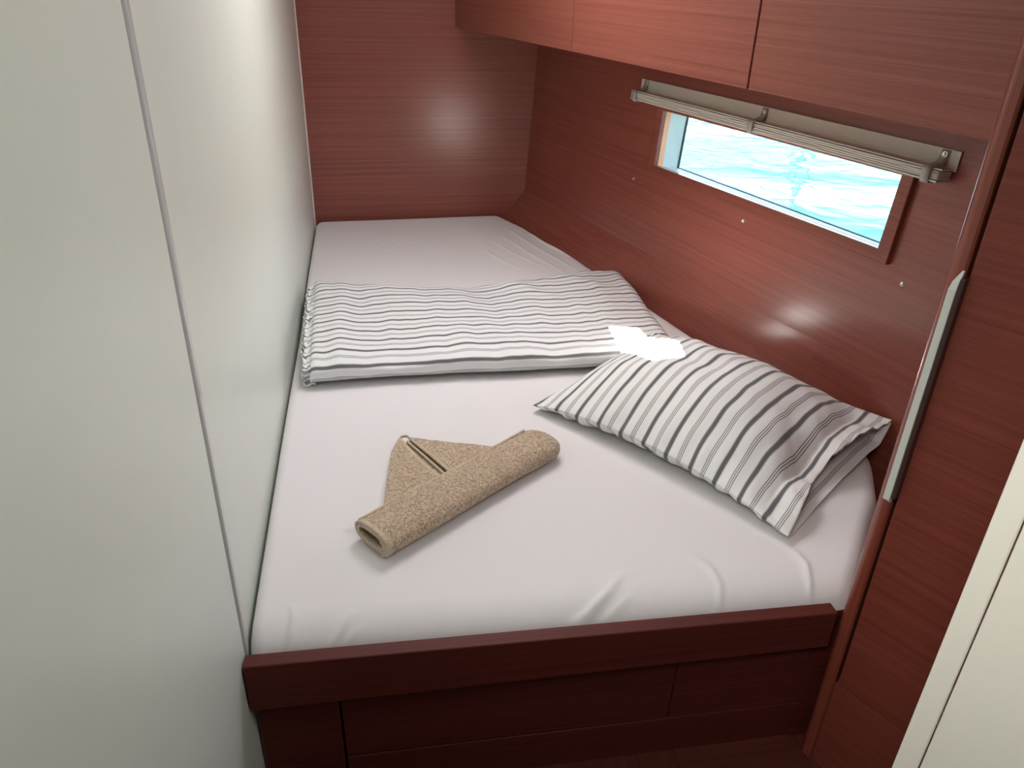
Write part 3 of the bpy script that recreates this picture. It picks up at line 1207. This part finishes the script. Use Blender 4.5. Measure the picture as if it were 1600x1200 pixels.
# ------------------------------------------------------------------ snap studs on the wall below the window
for (a_, b_, lab) in ((0.779, 0.215, 'small chrome snap stud on the wall below the left end of the window'),
                      (1.302, 0.228, 'small chrome snap stud on the wall below the middle of the window'),
                      (1.794, 0.236, 'small chrome snap stud on the wall below the right end of the window')):
    r = empty('snap_stud', tuple(hp(a_, b_)), lab, 'stud', 'snap studs below the window')
    b = MB()
    b.cyl(hp(a_, b_, -0.0005), HN, 0.0052, 0.0018, 20, 0.0046)
    b.build('stud_plate', m_chrome, r, 0)
    b = MB()
    b.cyl(hp(a_, b_, 0.0013), HN, 0.0028, 0.003, 16, 0.0032)
    b.cyl(hp(a_, b_, 0.0043), HN, 0.0032, 0.0012, 16, 0.0016)
    b.build('stud_cap', m_chrome, r, 0)

# ------------------------------------------------------------------ wardrobe at the right
WP = Vector((0.690, 0.790, 0))
WD_ = dirv(-62)
WN = Vector((WD_.y, -WD_.x, 0))        # towards the viewer / berth side
if WN.dot(Vector((-0.7, -0.7, 0))) < 0:
    WN = -WN
war = empty('wardrobe', (WP.x, WP.y, FLOOR), 'tall mahogany wardrobe with a rounded edge post at the foot of the berth', 'wardrobe')
# rounded post
pts = []
pw, pd = 0.0235, 0.040
O = WP - WD_ * 0.001
for k in range(13):
    t = k / 12 * PI / 2
    r = 0.015
    c = O + WD_ * r - WN * r
    pts.append(c - WD_ * r * math.cos(t) + WN * r * math.sin(t))
pts.append(O + WD_ * (pw - 0.003))
pts.append(O + WD_ * pw - WN * 0.003)
pts.append(O + WD_ * pw - WN * pd)
pts.append(O - WN * pd)
b = MB((0, 0, 1))
b.prism([(p.x, p.y) for p in pts], FLOOR, CEIL)
b.build('post', wood_post, war, 0, smooth=True)
post_o = war.children[0]
# dark gap behind the door joint
b = MB((0, 0, 1))
b.box(O + WD_ * 0.015 - WN * 0.040 + Vector((0, 0, FLOOR)), WD_, WN, Vector((0, 0, 1)), 0.45, 0.012, CEIL - FLOOR)
b.build('carcass', m_black, war)
b = MB(WD_)
b.box(O + WD_ * (pw + 0.0055) - WN * 0.020 + Vector((0, 0, 0.592)), WD_, WN, Vector((0, 0, 1)), 0.42, 0.019, CEIL - 0.61)
b.build('door', wood_door, war, 0.0012)
wdoor = war.children[-1]
b = MB(WD_)
b.box(O + WD_ * (pw + 0.0012) - WN * 0.020 + Vector((0, 0, FLOOR)), WD_, WN, Vector((0, 0, 1)), 0.425, 0.019, 0.1905)
b.build('plinth', wood_door, war, 0.0008)
# side wall of the wardrobe towards the hull
b = MB((0, 0, 1))
s0 = O - WN * pd
s1 = Vector((1.13, 1.13, 0))
b.hexa([s0, s1, s1 + Vector((0.02, -0.02, 0)), s0 + Vector((0.02, -0.01, 0))],
       [p + Vector((0, 0, CEIL)) for p in (s0, s1, s1 + Vector((0.02, -0.02, 0)), s0 + Vector((0.02, -0.01, 0)))])
b.v = [Vector((p.x, p.y, max(p.z, FLOOR))) for p in b.v]
b.build('side_panel', wood_door, war)
# long pull handle
hz0, hz1 = 0.955, 1.300
hb = []
b = MB((0, 0, 1))
h0 = O + WD_ * 0.0115 + WN * 0.0005
prof = [(hz0, 0.003, 0.003), (hz0 + 0.007, 0.010, 0.0085), (hz1 - 0.024, 0.010, 0.0085), (hz1 - 0.014, 0.0075, 0.0070), (hz1, 0.0015, 0.0015)]
hw_, hd_ = 0.0105, 0.012
prevr = None
for z_, dd, ww in prof:
    rr = [h0 + WD_ * (0.0105 - ww) + Vector((0, 0, z_)), h0 + WD_ * 0.0115 + Vector((0, 0, z_)),
          h0 + WD_ * 0.0115 + WN * dd + Vector((0, 0, z_)), h0 + WD_ * (0.0105 - ww) + WN * dd + Vector((0, 0, z_))]
    if prevr is None:
        b.poly(list(reversed(rr)))
    else:
        for k in range(4):
            j = (k + 1) % 4
            b.poly([prevr[k], prevr[j], rr[j], rr[k]])
    prevr = rr
b.poly(prevr)
hnd = b.build('handle', m_handle, wdoor, 0.0012, 2)
hnd['label'] = 'long pale satin pull handle'
b = MB((0, 0, 1))
b.box(h0 + WD_ * 0.0118 - WN * 0.004 + Vector((0, 0, hz0 + 0.012)), WD_, WN, Vector((0, 0, 1)), 0.0065, 0.013, hz1 - hz0 - 0.02)
b.build('handle_shaded_side', m_handle_side_shade, wdoor, 0.0015)  # dark strip painted as the shaded right side of the handle
# tiny stud on the post edge
b = MB()
sp = O + WN * (-0.018) - WD_ * 0.0005 + Vector((0, 0, 1.045))
b.cyl(sp, -WD_, 0.0022, 0.0016, 14, 0.0012)
tt_ = b.build('stud', m_chrome, war)

# ------------------------------------------------------------------ white door beside the viewer
DP = Vector((0.4514, 0.3955, 0))
DD = dirv(-50)
DN = Vector((-0.766, -0.643, 0))
d1 = empty('door_1', (DP.x, DP.y, FLOOR), 'cream white door edge at the lower right', None, None, 'structure')
b = MB((0, 0, 1))
b.box(DP + Vector((0, 0, FLOOR)) - DN * 0.03, DD, DN, Vector((0, 0, 1)), 0.0190, 0.03, CEIL - FLOOR)
b.build('door_edge', m_door, d1, 0.002, 3)
b = MB((0, 0, 1))
b.box(DP + DD * 0.0200 + Vector((0, 0, FLOOR)) - DN * 0.03, DD, DN, Vector((0, 0, 1)), 0.42, 0.0285, CEIL - FLOOR)
b.build('door_panel', m_door, d1, 0.0015, 2)
